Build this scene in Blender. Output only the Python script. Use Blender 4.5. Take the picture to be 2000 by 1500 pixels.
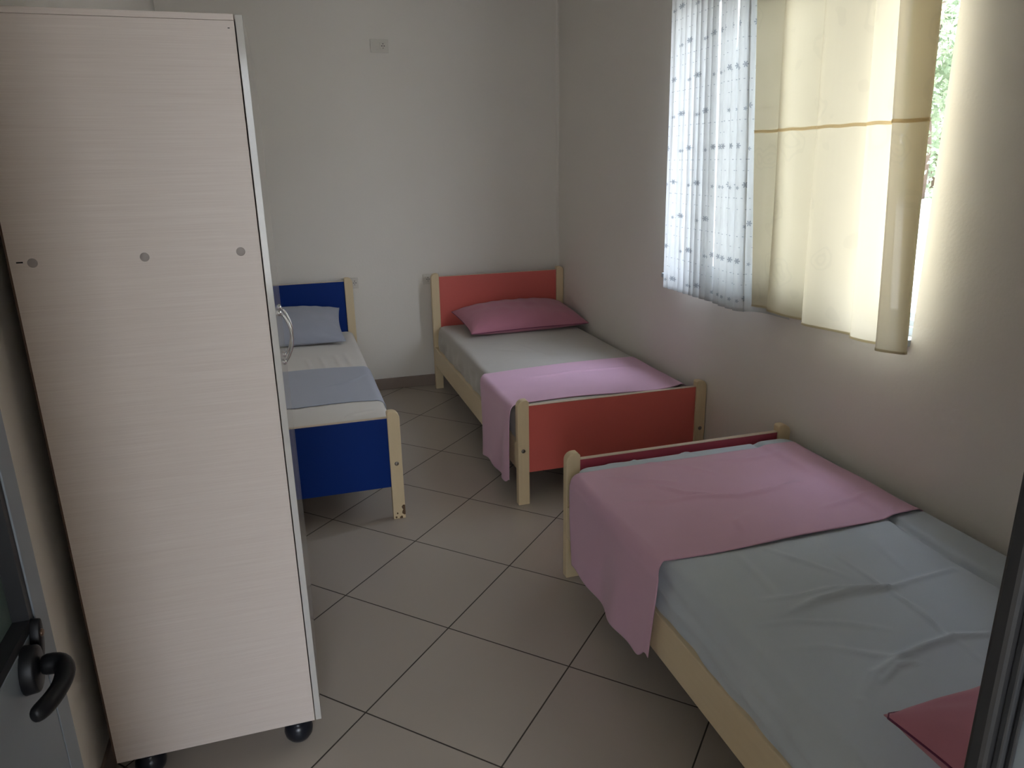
import bpy, bmesh, math, random
import numpy as np
from mathutils import Vector, Matrix
random.seed(7)
rng = np.random.RandomState(11)
for o in list(bpy.data.objects):
    bpy.data.objects.remove(o)
scene = bpy.context.scene
COL = scene.collection

# ------------------------------------------------------------------ camera
F_PX = 1429.08
cam_data = bpy.data.cameras.new('camera')
cam_data.sensor_width = 36.0
cam_data.lens = F_PX * 36.0 / 2000.0
cam_data.clip_start = 0.02
cam_data.clip_end = 400
cam = bpy.data.objects.new('camera', cam_data)
COL.objects.link(cam)
R = Matrix(((0.95616416, -0.29233846, -0.01697994),
            (-0.1007808, -0.2740767, -0.95641267),
            (0.2749424, 0.91619877, -0.29152442)))
rx_, dn_, fw_ = R[0], R[1], R[2]
M = Matrix((
    (rx_[0], -dn_[0], -fw_[0], -0.07888),
    (rx_[1], -dn_[1], -fw_[1], -2.45516),
    (rx_[2], -dn_[2], -fw_[2], 1.53212),
    (0, 0, 0, 1)))
cam.matrix_world = M
scene.camera = cam

# ------------------------------------------------------------------ world, sun, exposure
scene.view_settings.view_transform = 'Standard'
scene.view_settings.look = 'None'
scene.view_settings.gamma = 1.0
scene.view_settings.use_curve_mapping = False
scene.view_settings.exposure = 2.07

world = bpy.data.worlds.new('sky')
scene.world = world
world.use_nodes = True
wn = world.node_tree
wn.nodes.clear()
w_out = wn.nodes.new('ShaderNodeOutputWorld')
w_bg = wn.nodes.new('ShaderNodeBackground')
w_tc = wn.nodes.new('ShaderNodeTexCoord')
w_sep = wn.nodes.new('ShaderNodeSeparateXYZ')
w_ramp = wn.nodes.new('ShaderNodeValToRGB')
w_ramp.color_ramp.elements[0].position = 0.0
w_ramp.color_ramp.elements[0].color = (0.90, 0.95, 1.0, 1)
w_ramp.color_ramp.elements[1].position = 0.7
w_ramp.color_ramp.elements[1].color = (0.64, 0.73, 0.90, 1)
wn.links.new(w_tc.outputs['Generated'], w_sep.inputs[0])
wn.links.new(w_sep.outputs['Z'], w_ramp.inputs[0])
wn.links.new(w_ramp.outputs[0], w_bg.inputs[0])
# sky boosted on the window side, added to strengthen light through the window
w_mr = wn.nodes.new('ShaderNodeMapRange')
w_mr.inputs['From Min'].default_value = -0.4
w_mr.inputs['From Max'].default_value = 0.8
w_mr.inputs['To Min'].default_value = 1.25
w_mr.inputs['To Max'].default_value = 2.7
wn.links.new(w_sep.outputs['X'], w_mr.inputs['Value'])
w_k = wn.nodes.new('ShaderNodeMath')
w_k.operation = 'MULTIPLY_ADD'
wn.links.new(w_sep.outputs['Z'], w_k.inputs[0])
w_k.inputs[1].default_value = 2.4
w_k.inputs[2].default_value = 0.75
w_m = wn.nodes.new('ShaderNodeMath')
w_m.operation = 'MULTIPLY'
wn.links.new(w_mr.outputs[0], w_m.inputs[0])
wn.links.new(w_k.outputs[0], w_m.inputs[1])
wn.links.new(w_m.outputs[0], w_bg.inputs[1])
wn.links.new(w_bg.outputs[0], w_out.inputs[0])


def light(name, kind, loc, direction, energy, **kw):
    d = bpy.data.lights.new(name, kind)
    d.energy = energy
    for k, v in kw.items():
        setattr(d, k, v)
    o = bpy.data.objects.new(name, d)
    COL.objects.link(o)
    o.location = loc
    o.rotation_euler = Vector(direction).to_track_quat('-Z', 'Y').to_euler()
    return o


SUN_TO = Vector((0.75, -0.35, -1.0))
light('sun', 'SUN', (0, 0, 20), SUN_TO, 3.4, angle=math.radians(0.6), color=(1.0, 0.95, 0.86))
p1 = light('window_portal', 'AREA', (2.06, 0.15, 1.62), (-1, 0, 0), 1.0, shape='RECTANGLE', size=1.66, size_y=1.36)
p1.data.size, p1.data.size_y = 1.66, 1.36
p1.data.cycles.is_portal = True
p2 = light('doorway_portal', 'AREA', (-0.10, -2.62, 1.08), (0, 1, 0), 1.0, shape='RECTANGLE', size=0.9, size_y=2.2)
p2.data.cycles.is_portal = True


# ------------------------------------------------------------------ node helpers
def new_mat(name):
    m = bpy.data.materials.new(name)
    m.use_nodes = True
    nt = m.node_tree
    nt.nodes.clear()
    out = nt.nodes.new('ShaderNodeOutputMaterial')
    return m, nt, out


def N(nt, t, **kw):
    n = nt.nodes.new(t)
    for k, v in kw.items():
        if k == 'inp':
            for kk, vv in v.items():
                n.inputs[kk].default_value = vv
        else:
            setattr(n, k, v)
    return n


def L(nt, a, b):
    nt.links.new(a, b)


def math_n(nt, op, a, b=None, c=None):
    n = nt.nodes.new('ShaderNodeMath')
    n.operation = op
    for i, v in enumerate((a, b, c)):
        if v is None:
            continue
        if isinstance(v, (int, float)):
            n.inputs[i].default_value = v
        else:
            nt.links.new(v, n.inputs[i])
    return n.outputs[0]


def rgb(c):
    return (c[0], c[1], c[2], 1)


def mixc(nt, fac, a, b):
    n = nt.nodes.new('ShaderNodeMix')
    n.data_type = 'RGBA'
    if isinstance(fac, (int, float)):
        n.inputs[0].default_value = fac
    else:
        nt.links.new(fac, n.inputs[0])
    for i, v in ((6, a), (7, b)):
        if isinstance(v, tuple):
            n.inputs[i].default_value = rgb(v)
        else:
            nt.links.new(v, n.inputs[i])
    return n.outputs[2]


def noisy(name, col, col2=None, scale=40, rough=0.6, bump=0.0, bscale=200, metal=0.0, stretch=(1, 1, 1), spec=0.5, detail=3, coord='Object'):
    m, nt, out = new_mat(name)
    p = N(nt, 'ShaderNodeBsdfPrincipled')
    p.inputs['Roughness'].default_value = rough
    p.inputs['Metallic'].default_value = metal
    p.inputs['Specular IOR Level'].default_value = spec
    tc = N(nt, 'ShaderNodeTexCoord')
    mp = N(nt, 'ShaderNodeMapping')
    mp.inputs['Scale'].default_value = stretch
    L(nt, tc.outputs[coord], mp.inputs[0])
    no = N(nt, 'ShaderNodeTexNoise')
    no.inputs['Scale'].default_value = scale
    no.inputs['Detail'].default_value = detail
    L(nt, mp.outputs[0], no.inputs[0])
    col2 = col2 or tuple(c * 0.9 for c in col)
    L(nt, mixc(nt, no.outputs[0], col, col2), p.inputs['Base Color'])
    if bump:
        nb = N(nt, 'ShaderNodeTexNoise')
        nb.inputs['Scale'].default_value = bscale
        L(nt, mp.outputs[0], nb.inputs[0])
        b = N(nt, 'ShaderNodeBump')
        b.inputs['Strength'].default_value = bump
        b.inputs['Distance'].default_value = 0.002
        L(nt, nb.outputs[0], b.inputs['Height'])
        L(nt, b.outputs[0], p.inputs['Normal'])
    L(nt, p.outputs[0], out.inputs[0])
    return m


MAT = {}
MAT['wall'] = noisy('wall_paint', (0.87, 0.825, 0.755), (0.85, 0.805, 0.735), 3, 0.75, 0.25, 90)
MAT['ceiling'] = noisy('ceiling_paint', (0.84, 0.81, 0.76), None, 3, 0.8)
MAT['baseboard'] = noisy('baseboard_tile', (0.34, 0.27, 0.23), (0.28, 0.22, 0.18), 12, 0.35)
MAT['post'] = noisy('lacquered_pine', (0.82, 0.66, 0.42), (0.76, 0.60, 0.37), 14, 0.42, stretch=(6, 6, 0.7))
MAT['rail'] = noisy('lacquered_pine_rail', (0.82, 0.68, 0.46), (0.76, 0.61, 0.40), 14, 0.42, stretch=(6, 0.7, 6))
MAT['edge'] = noisy('pale_edge_band', (0.72, 0.58, 0.44), None, 30, 0.4)
MAT['red'] = noisy('red_laminate', (0.76, 0.16, 0.13), (0.72, 0.15, 0.12), 5, 0.38)
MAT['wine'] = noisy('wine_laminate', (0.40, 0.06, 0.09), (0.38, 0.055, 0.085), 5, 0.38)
MAT['blue'] = noisy('blue_laminate', (0.001, 0.030, 0.22), (0.001, 0.028, 0.20), 5, 0.5, spec=0.2)
MAT['bolt'] = noisy('zinc_bolt', (0.30, 0.27, 0.24), None, 60, 0.35, metal=0.9)
MAT['chrome'] = noisy('chrome', (0.85, 0.87, 0.9), None, 60, 0.14, metal=1.0)
MAT['cap'] = noisy('beige_plastic_cap', (0.44, 0.385, 0.35), None, 60, 0.5)
MAT['dark'] = noisy('dark_void', (0.02, 0.017, 0.015), None, 60, 0.8)
MAT['foot'] = noisy('black_plastic_foot', (0.012, 0.014, 0.022), None, 60, 0.28)
MAT['hardboard'] = noisy('brown_hardboard', (0.16, 0.10, 0.07), None, 60, 0.8)
MAT['gasket'] = noisy('black_rubber', (0.012, 0.012, 0.013), (0.018, 0.018, 0.02), 20, 0.5)
MAT['gasket2'] = noisy('grey_rubber', (0.022, 0.023, 0.026), None, 20, 0.45)
MAT['alu_grey'] = noisy('grey_blue_aluminium', (0.20, 0.225, 0.25), (0.185, 0.21, 0.235), 6, 0.4, spec=0.6)
MAT['alu_white'] = noisy('white_aluminium', (0.55, 0.60, 0.64), None, 8, 0.4)
MAT['handle'] = noisy('black_handle', (0.007, 0.007, 0.008), None, 20, 0.42, spec=0.22)
MAT['brass'] = noisy('worn_brass', (0.14, 0.085, 0.055), None, 60, 0.35, metal=0.6)
MAT['plate'] = noisy('socket_plate', (0.79, 0.75, 0.67), None, 30, 0.4)
MAT['hole'] = noisy('socket_hole', (0.02, 0.02, 0.018), None, 30, 0.6)
MAT['board'] = noisy('bed_base_board', (0.30, 0.22, 0.15), None, 20, 0.7)
MAT['chip'] = noisy('bare_chipped_wood', (0.16, 0.09, 0.045), None, 60, 0.8)
MAT['exterior'] = noisy('baffle_plaster', (0.72, 0.68, 0.60), None, 3, 0.85)
MAT['paving'] = noisy('pale_paving', (0.34, 0.32, 0.28), (0.38, 0.36, 0.32), 0.6, 0.9)
MAT['grass'] = noisy('lawn', (0.10, 0.20, 0.05), (0.16, 0.26, 0.08), 3, 0.9)
MAT['bark'] = noisy('bark', (0.14, 0.10, 0.07), (0.09, 0.06, 0.04), 8, 0.9)


def fabric(name, col, col2=None, weave=900, rough=0.85, bump=0.15, sheen=0.25):
    m = noisy(name, col, col2 or tuple(c * 0.93 for c in col), 9, rough, bump, weave, spec=0.2)
    p = [n for n in m.node_tree.nodes if n.type == 'BSDF_PRINCIPLED'][0]
    p.inputs['Sheen Weight'].default_value = sheen
    return m


MAT['sheet_grey'] = fabric('grey_sheet', (0.60, 0.66, 0.72))
MAT['sheet_pale'] = fabric('pale_sheet', (0.78, 0.73, 0.66))
MAT['sheet_taupe'] = fabric('taupe_sheet', (0.52, 0.48, 0.42))
MAT['pink'] = fabric('dusty_pink_cloth', (0.74, 0.45, 0.58))
MAT['pink_pillow'] = fabric('dusty_pink_pillowcase', (0.55, 0.22, 0.29))
MAT['pink_lining'] = fabric('dark_pink_seam', (0.16, 0.03, 0.08))
MAT['greyblue'] = fabric('grey_blue_cloth', (0.42, 0.44, 0.51))


# floor tiles laid on the diagonal
def floor_material():
    m, nt, out = new_mat('diagonal_floor_tiles')
    p = N(nt, 'ShaderNodeBsdfPrincipled')
    geo = N(nt, 'ShaderNodeNewGeometry')
    sep = N(nt, 'ShaderNodeSeparateXYZ')
    L(nt, geo.outputs['Position'], sep.inputs[0])
    a = math.pi / 4 + 0.0074
    c, s = math.cos(a), math.sin(a)
    X = math_n(nt, 'ADD', sep.outputs[0], 0.0015)
    Y = math_n(nt, 'ADD', sep.outputs[1], 0.0006)
    u = math_n(nt, 'DIVIDE', math_n(nt, 'ADD', math_n(nt, 'MULTIPLY', X, c), math_n(nt, 'MULTIPLY', Y, s)), 0.45)
    v = math_n(nt, 'DIVIDE', math_n(nt, 'ADD', math_n(nt, 'MULTIPLY', X, -s), math_n(nt, 'MULTIPLY', Y, c)), 0.45)
    u = math_n(nt, 'ADD', u, 50.0)
    v = math_n(nt, 'ADD', v, 50.0)
    fu = math_n(nt, 'FRACT', u)
    fv = math_n(nt, 'FRACT', v)
    du = math_n(nt, 'SUBTRACT', 0.5, math_n(nt, 'ABSOLUTE', math_n(nt, 'SUBTRACT', fu, 0.5)))
    dv = math_n(nt, 'SUBTRACT', 0.5, math_n(nt, 'ABSOLUTE', math_n(nt, 'SUBTRACT', fv, 0.5)))
    dm = math_n(nt, 'MINIMUM', du, dv)
    mr = N(nt, 'ShaderNodeMapRange')
    mr.inputs['From Min'].default_value = 0.0035
    mr.inputs['From Max'].default_value = 0.0062
    L(nt, dm, mr.inputs['Value'])
    comb = N(nt, 'ShaderNodeCombineXYZ')
    L(nt, math_n(nt, 'FLOOR', u), comb.inputs[0])
    L(nt, math_n(nt, 'FLOOR', v), comb.inputs[1])
    wn_ = N(nt, 'ShaderNodeTexWhiteNoise')
    L(nt, comb.outputs[0], wn_.inputs['Vector'])
    base = mixc(nt, wn_.outputs['Value'], (0.48, 0.42, 0.36), (0.505, 0.445, 0.38))
    no = N(nt, 'ShaderNodeTexNoise')
    no.inputs['Scale'].default_value = 4
    no.inputs['Detail'].default_value = 6
    L(nt, geo.outputs['Position'], no.inputs[0])
    base2 = mixc(nt, math_n(nt, 'MULTIPLY', no.outputs[0], 0.35), base, (0.40, 0.345, 0.29))
    L(nt, mixc(nt, mr.outputs[0], (0.055, 0.045, 0.035), base2), p.inputs['Base Color'])
    L(nt, math_n(nt, 'MULTIPLY_ADD', mr.outputs[0], -0.42, 0.8), p.inputs['Roughness'])
    b = N(nt, 'ShaderNodeBump')
    b.inputs['Distance'].default_value = 0.0015
    b.inputs['Strength'].default_value = 0.6
    L(nt, mr.outputs[0], b.inputs['Height'])
    L(nt, b.outputs[0], p.inputs['Normal'])
    L(nt, p.outputs[0], out.inputs[0])
    return m


MAT['floor'] = floor_material()


def wardrobe_material():
    m, nt, out = new_mat('bleached_wood_laminate')
    p = N(nt, 'ShaderNodeBsdfPrincipled')
    p.inputs['Roughness'].default_value = 0.45
    tc = N(nt, 'ShaderNodeTexCoord')
    cols = []
    for sc, det in (((2.6, 2.6, 260), 4), ((0.9, 0.9, 50), 3)):
        mp = N(nt, 'ShaderNodeMapping')
        mp.inputs['Scale'].default_value = sc
        L(nt, tc.outputs['Object'], mp.inputs[0])
        no = N(nt, 'ShaderNodeTexNoise')
        no.inputs['Scale'].default_value = 2.2
        no.inputs['Detail'].default_value = det
        L(nt, mp.outputs[0], no.inputs[0])
        cols.append(no.outputs[0])
    f = math_n(nt, 'ADD', math_n(nt, 'MULTIPLY', cols[0], 0.80), math_n(nt, 'MULTIPLY', cols[1], 0.28))
    mr = N(nt, 'ShaderNodeMapRange')
    mr.inputs['From Min'].default_value = 0.34
    mr.inputs['From Max'].default_value = 0.78
    L(nt, f, mr.inputs['Value'])
    L(nt, mixc(nt, mr.outputs[0], (0.76, 0.65, 0.58), (0.86, 0.76, 0.69)), p.inputs['Base Color'])
    L(nt, p.outputs[0], out.inputs[0])
    return m


MAT['laminate'] = wardrobe_material()
MAT['laminate_edge'] = noisy('pale_laminate_edge', (0.66, 0.635, 0.595), None, 30, 0.10)


def glass_material(name, tint, rough=0.0, base=0.06):
    m, nt, out = new_mat(name)
    tr = N(nt, 'ShaderNodeBsdfTransparent')
    tr.inputs[0].default_value = rgb(tint)
    gl = N(nt, 'ShaderNodeBsdfGlossy')
    gl.inputs['Roughness'].default_value = rough
    fr = N(nt, 'ShaderNodeFresnel')
    fr.inputs[0].default_value = 1.45
    mx = N(nt, 'ShaderNodeMixShader')
    L(nt, fr.outputs[0], mx.inputs[0])
    L(nt, tr.outputs[0], mx.inputs[1])
    L(nt, gl.outputs[0], mx.inputs[2])
    L(nt, mx.outputs[0], out.inputs[0])
    return m


MAT['glass'] = glass_material('window_glass', (0.985, 0.99, 0.985))


def frosted():
    m, nt, out = new_mat('frosted_door_glass')
    p = N(nt, 'ShaderNodeBsdfPrincipled')
    p.inputs['Base Color'].default_value = (0.17, 0.22, 0.20, 1)
    p.inputs['Roughness'].default_value = 0.45
    tl = N(nt, 'ShaderNodeBsdfTranslucent')
    tl.inputs[0].default_value = (0.30, 0.40, 0.36, 1)
    mx = N(nt, 'ShaderNodeMixShader')
    mx.inputs[0].default_value = 0.4
    L(nt, p.outputs[0], mx.inputs[1])
    L(nt, tl.outputs[0], mx.inputs[2])
    L(nt, mx.outputs[0], out.inputs[0])
    return m


MAT['frosted'] = frosted()


def curtain_material(name, dcol, tcol, trans, jacquard=False):
    """thin woven cloth: diffuse front, translucent through"""
    m, nt, out = new_mat(name)
    di = N(nt, 'ShaderNodeBsdfDiffuse')
    di.inputs[0].default_value = rgb(dcol)
    tl = N(nt, 'ShaderNodeBsdfTranslucent')
    uv = N(nt, 'ShaderNodeUVMap')
    if jacquard:
        # faint paisley-like rings woven in
        vo = N(nt, 'ShaderNodeTexVoronoi')
        vo.inputs['Scale'].default_value = 7.0
        vo.inputs['Randomness'].default_value = 0.7
        no = N(nt, 'ShaderNodeTexNoise')
        no.inputs['Scale'].default_value = 9
        L(nt, uv.outputs[0], no.inputs[0])
        add = N(nt, 'ShaderNodeVectorMath', operation='MULTIPLY_ADD')
        L(nt, no.outputs['Color'], add.inputs[0])
        add.inputs[1].default_value = (0.10, 0.10, 0.0)
        L(nt, uv.outputs[0], add.inputs[2])
        L(nt, add.outputs[0], vo.inputs['Vector'])
        w = math_n(nt, 'SINE', math_n(nt, 'MULTIPLY', vo.outputs['Distance'], 42.0))
        mr = N(nt, 'ShaderNodeMapRange')
        mr.inputs['From Min'].default_value = 0.1
        mr.inputs['From Max'].default_value = 0.5
        L(nt, w, mr.inputs['Value'])
        inside = math_n(nt, 'LESS_THAN', vo.outputs['Distance'], 0.42)
        f = math_n(nt, 'MULTIPLY', mr.outputs[0], inside)
        L(nt, mixc(nt, f, tcol, tuple(c * 0.90 for c in tcol)), tl.inputs[0])
    else:
        tl.inputs[0].default_value = rgb(tcol)
    mx = N(nt, 'ShaderNodeMixShader')
    mx.inputs[0].default_value = trans
    L(nt, di.outputs[0], mx.inputs[1])
    L(nt, tl.outputs[0], mx.inputs[2])
    tp = N(nt, 'ShaderNodeBsdfTransparent')      # open weave
    m2 = N(nt, 'ShaderNodeMixShader')
    m2.inputs[0].default_value = 0.98
    L(nt, tp.outputs[0], m2.inputs[1])
    L(nt, mx.outputs[0], m2.inputs[2])
    L(nt, m2.outputs[0], out.inputs[0])
    return m


MAT['ivory'] = curtain_material('ivory_curtain_cloth', (0.72, 0.66, 0.50), (0.88, 0.775, 0.545), 0.25, True)
MAT['tape'] = curtain_material('tan_seam_tape', (0.74, 0.62, 0.42), (0.84, 0.70, 0.46), 0.6)
MAT['hem'] = curtain_material('curtain_hem', (0.62, 0.55, 0.38), (0.70, 0.62, 0.42), 0.45)


def sheer_material():
    m, nt, out = new_mat('embroidered_sheer')
    di = N(nt, 'ShaderNodeBsdfDiffuse')
    tl = N(nt, 'ShaderNodeBsdfTranslucent')
    tp = N(nt, 'ShaderNodeBsdfTransparent')
    uv = N(nt, 'ShaderNodeUVMap')
    sep = N(nt, 'ShaderNodeSeparateXYZ')
    L(nt, uv.outputs[0], sep.inputs[0])
    masks = []
    # (cell width, cell height, u shift, v shift, petal radius, petals/2)
    for cw, ch, us, vs, rad, k in ((0.088, 0.15, 0.0, 0.0, 0.0125, 3.0), (0.088, 0.15, 0.030, 0.012, 0.008, 2.5),
                                   (0.022, 0.15, 0.0, 0.052, 0.0035, 1.0), (0.031, 0.15, 0.0, 0.095, 0.003, 1.0)):
        vv = math_n(nt, 'DIVIDE', math_n(nt, 'ADD', sep.outputs[1], vs), ch)
        row = math_n(nt, 'FLOOR', vv)
        shift = math_n(nt, 'MULTIPLY', math_n(nt, 'FRACT', math_n(nt, 'MULTIPLY', row, 0.37)), cw)
        uu = math_n(nt, 'DIVIDE', math_n(nt, 'ADD', math_n(nt, 'ADD', sep.outputs[0], us + 5.0), shift), cw)
        lx = math_n(nt, 'MULTIPLY', math_n(nt, 'SUBTRACT', math_n(nt, 'FRACT', uu), 0.5), cw)
        ly = math_n(nt, 'MULTIPLY', math_n(nt, 'SUBTRACT', math_n(nt, 'FRACT', vv), 0.5), ch)
        r = math_n(nt, 'SQRT', math_n(nt, 'ADD', math_n(nt, 'MULTIPLY', lx, lx), math_n(nt, 'MULTIPLY', ly, ly)))
        th = math_n(nt, 'ARCTAN2', ly, lx)
        pet = math_n(nt, 'POWER', math_n(nt, 'ABSOLUTE', math_n(nt, 'COSINE', math_n(nt, 'MULTIPLY', th, k))), 0.8)
        rr = math_n(nt, 'MULTIPLY', pet, rad)
        masks.append(math_n(nt, 'LESS_THAN', r, rr))
    f = masks[0]
    for q in masks[1:]:
        f = math_n(nt, 'MAXIMUM', f, q)
    L(nt, mixc(nt, f, (0.78, 0.78, 0.76), (0.42, 0.43, 0.44)), di.inputs[0])
    L(nt, mixc(nt, f, (0.49, 0.50, 0.49), (0.14, 0.16, 0.18)), tl.inputs[0])
    mx = N(nt, 'ShaderNodeMixShader')
    mx.inputs[0].default_value = 0.45
    L(nt, di.outputs[0], mx.inputs[1])
    L(nt, tl.outputs[0], mx.inputs[2])
    # crinkled weave density
    no = N(nt, 'ShaderNodeTexNoise')
    no.inputs['Scale'].default_value = 60
    mp = N(nt, 'ShaderNodeMapping')
    mp.inputs['Scale'].default_value = (1.0, 0.25, 1)
    L(nt, uv.outputs[0], mp.inputs[0])
    L(nt, mp.outputs[0], no.inputs[0])
    op = math_n(nt, 'MULTIPLY_ADD', no.outputs[0], 0.20, 0.69)
    op = math_n(nt, 'MAXIMUM', op, math_n(nt, 'MULTIPLY', f, 0.92))
    mx2 = N(nt, 'ShaderNodeMixShader')
    L(nt, op, mx2.inputs[0])
    L(nt, tp.outputs[0], mx2.inputs[1])
    L(nt, mx.outputs[0], mx2.inputs[2])
    L(nt, mx2.outputs[0], out.inputs[0])
    return m


MAT['sheer'] = sheer_material()


def leaf_material(name, a, b):
    m, nt, out = new_mat(name)
    di = N(nt, 'ShaderNodeBsdfDiffuse')
    tl = N(nt, 'ShaderNodeBsdfTranslucent')
    tc = N(nt, 'ShaderNodeTexCoord')
    no = N(nt, 'ShaderNodeTexNoise')
    no.inputs['Scale'].default_value = 0.9
    L(nt, tc.outputs['Object'], no.inputs[0])
    c = mixc(nt, no.outputs[0], a, b)
    L(nt, c, di.inputs[0])
    L(nt, c, tl.inputs[0])
    mx = N(nt, 'ShaderNodeMixShader')
    mx.inputs[0].default_value = 0.35
    L(nt, di.outputs[0], mx.inputs[1])
    L(nt, tl.outputs[0], mx.inputs[2])
    L(nt, mx.outputs[0], out.inputs[0])
    return m


MAT['leaf'] = leaf_material('tree_leaves', (0.20, 0.27, 0.16), (0.40, 0.45, 0.32))


# ------------------------------------------------------------------ mesh helpers
def link_mesh(name, me, mat, parent=None, smooth=False):
    o = bpy.data.objects.new(name, me)
    COL.objects.link(o)
    if mat is not None:
        for mm in (mat if isinstance(mat, (list, tuple)) else [mat]):
            me.materials.append(mm)
    if parent is not None:
        o.parent = parent
    if smooth:
        for p in me.polygons:
            p.use_smooth = True
    return o


def from_bm(name, bm, mat, parent=None, smooth=False, bevel=0.0, segs=2):
    bmesh.ops.recalc_face_normals(bm, faces=bm.faces[:])
    me = bpy.data.meshes.new(name)
    bm.to_mesh(me)
    bm.free()
    o = link_mesh(name, me, mat, parent, smooth)
    if bevel:
        md = o.modifiers.new('bevel', 'BEVEL')
        md.width = bevel
        md.segments = segs
        md.limit_method = 'ANGLE'
        md.angle_limit = math.radians(40)
        md.harden_normals = False
    return o


def add_box(bm, x0, x1, y0, y1, z0, z1):
    vs = [bm.verts.new((x, y, z)) for z in (z0, z1) for (x, y) in ((x0, y0), (x1, y0), (x1, y1), (x0, y1))]
    for f in ((0, 3, 2, 1), (4, 5, 6, 7), (0, 1, 5, 4), (1, 2, 6, 5), (2, 3, 7, 6), (3, 0, 4, 7)):
        bm.faces.new([vs[i] for i in f])


def box(name, b, mat, parent=None, bevel=0.0, segs=2):
    bm = bmesh.new()
    add_box(bm, *b)
    return from_bm(name, bm, mat, parent, bevel=bevel, segs=segs)


def boxes(name, bs, mat, parent=None, bevel=0.0):
    bm = bmesh.new()
    for b in bs:
        add_box(bm, *b)
    return from_bm(name, bm, mat, parent, bevel=bevel)


def prism_xz(bm, pts, y0, y1):
    """extrude an outline given in x,z along y"""
    a = [bm.verts.new((p[0], y0, p[1])) for p in pts]
    b = [bm.verts.new((p[0], y1, p[1])) for p in pts]
    n = len(pts)
    bm.faces.new(a)
    bm.faces.new(list(reversed(b)))
    for i in range(n):
        bm.faces.new((a[i], b[i], b[(i + 1) % n], a[(i + 1) % n]))


def add_tube(bm, pts, rad, n=12, cap=True):
    pts = [Vector(p) for p in pts]
    rads = rad if isinstance(rad, (list, tuple)) else [rad] * len(pts)
    rings = []
    ref = Vector((0.13, 0.31, 0.94)).normalized()
    for i, p in enumerate(pts):
        t = (pts[min(i + 1, len(pts) - 1)] - pts[max(i - 1, 0)]).normalized()
        s = t.cross(ref)
        if s.length < 1e-3:
            s = t.cross(Vector((1, 0, 0)))
        s.normalize()
        w = t.cross(s).normalized()
        r = rads[i]
        rs, rw = (r if isinstance(r, tuple) else (r, r))
        rings.append([bm.verts.new(p + s * math.cos(2 * math.pi * k / n) * rs + w * math.sin(2 * math.pi * k / n) * rw) for k in range(n)])
    for a, b in zip(rings, rings[1:]):
        for k in range(n):
            bm.faces.new((a[k], a[(k + 1) % n], b[(k + 1) % n], b[k]))
    if cap:
        bm.faces.new(rings[0])
        bm.faces.new(list(reversed(rings[-1])))


def tube(name, pts, rad, mat, parent=None, n=12):
    bm = bmesh.new()
    add_tube(bm, pts, rad, n)
    return from_bm(name, bm, mat, parent, smooth=True)


def add_lathe(bm, prof, origin, axis, n=20):
    axis = Vector(axis).normalized()
    s = axis.cross(Vector((0.2, 0.5, 0.84))).normalized()
    w = axis.cross(s).normalized()
    o = Vector(origin)
    rings = []
    for r, h in prof:
        if r < 1e-6:
            rings.append([bm.verts.new(o + axis * h)])
        else:
            rings.append([bm.verts.new(o + axis * h + (s * math.cos(2 * math.pi * k / n) + w * math.sin(2 * math.pi * k / n)) * r) for k in range(n)])
    for a, b in zip(rings, rings[1:]):
        for k in range(n):
            k2 = (k + 1) % n
            if len(a) == 1 and len(b) == 1:
                continue
            if len(a) == 1:
                bm.faces.new((a[0], b[k2], b[k]))
            elif len(b) == 1:
                bm.faces.new((a[k], a[k2], b[0]))
            else:
                bm.faces.new((a[k], a[k2], b[k2], b[k]))


def lathe(name, prof, origin, axis, mat, parent=None, n=20):
    bm = bmesh.new()
    add_lathe(bm, prof, origin, axis, n)
    return from_bm(name, bm, mat, parent, smooth=True)


def grid_mesh(name, P, mat, parent=None, uv=None, close_u=False, extra_faces=None):
    """P: array (nu, nv, 3)"""
    nu, nv = P.shape[:2]
    verts = P.reshape(-1, 3)
    idx = np.arange(nu * nv).reshape(nu, nv)
    a, b, c, d = idx[:-1, :-1], idx[1:, :-1], idx[1:, 1:], idx[:-1, 1:]
    faces = np.stack([a, b, c, d], -1).reshape(-1, 4)
    me = bpy.data.meshes.new(name)
    me.from_pydata(verts.tolist(), [], faces.tolist())
    if uv is not None:
        lay = me.uv_layers.new(name='UVMap')
        uvf = uv.reshape(-1, 2)
        li = np.zeros(len(me.loops), dtype=np.int32)
        me.loops.foreach_get('vertex_index', li)
        lay.data.foreach_set('uv', uvf[li].astype(np.float32).ravel())
    me.update()
    return link_mesh(name, me, mat, parent, smooth=True)


def solidify(o, t, offset=0.0):
    md = o.modifiers.new('thickness', 'SOLIDIFY')
    md.thickness = t
    md.offset = offset
    return o


def tag(o, label=None, cat=None, group=None, kind=None):
    if label:
        o['label'] = label
    if cat:
        o['category'] = cat
    if group:
        o['group'] = group
    if kind:
        o['kind'] = kind
    return o


def thing(name, loc, label, cat, group=None):
    o = bpy.data.objects.new(name, None)
    o.empty_display_size = 0.05
    COL.objects.link(o)
    o.location = loc
    return tag(o, label, cat, group)


def rebase(root):
    """parts were built in world coordinates: keep them there under a moved root"""
    bpy.context.view_layer.update()
    inv = Matrix.Translation(root.location).inverted()
    for ch in root.children:
        ch.matrix_parent_inverse = inv


def structure(o, label=None):
    o['kind'] = 'structure'
    if label:
        o['label'] = label
    return o


def smooth_noise(x, y, seed, n=10, fmin=1.0, fmax=6.0, ax=1.0, ay=1.0):
    r = np.random.RandomState(seed)
    out = np.zeros_like(x)
    for i in range(n):
        f = fmin + (fmax - fmin) * r.rand()
        th = r.rand() * 2 * math.pi
        out += np.sin(2 * math.pi * f * (x * math.cos(th) * ax + y * math.sin(th) * ay) + r.rand() * 6.28) / n ** 0.5
    return out


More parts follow.
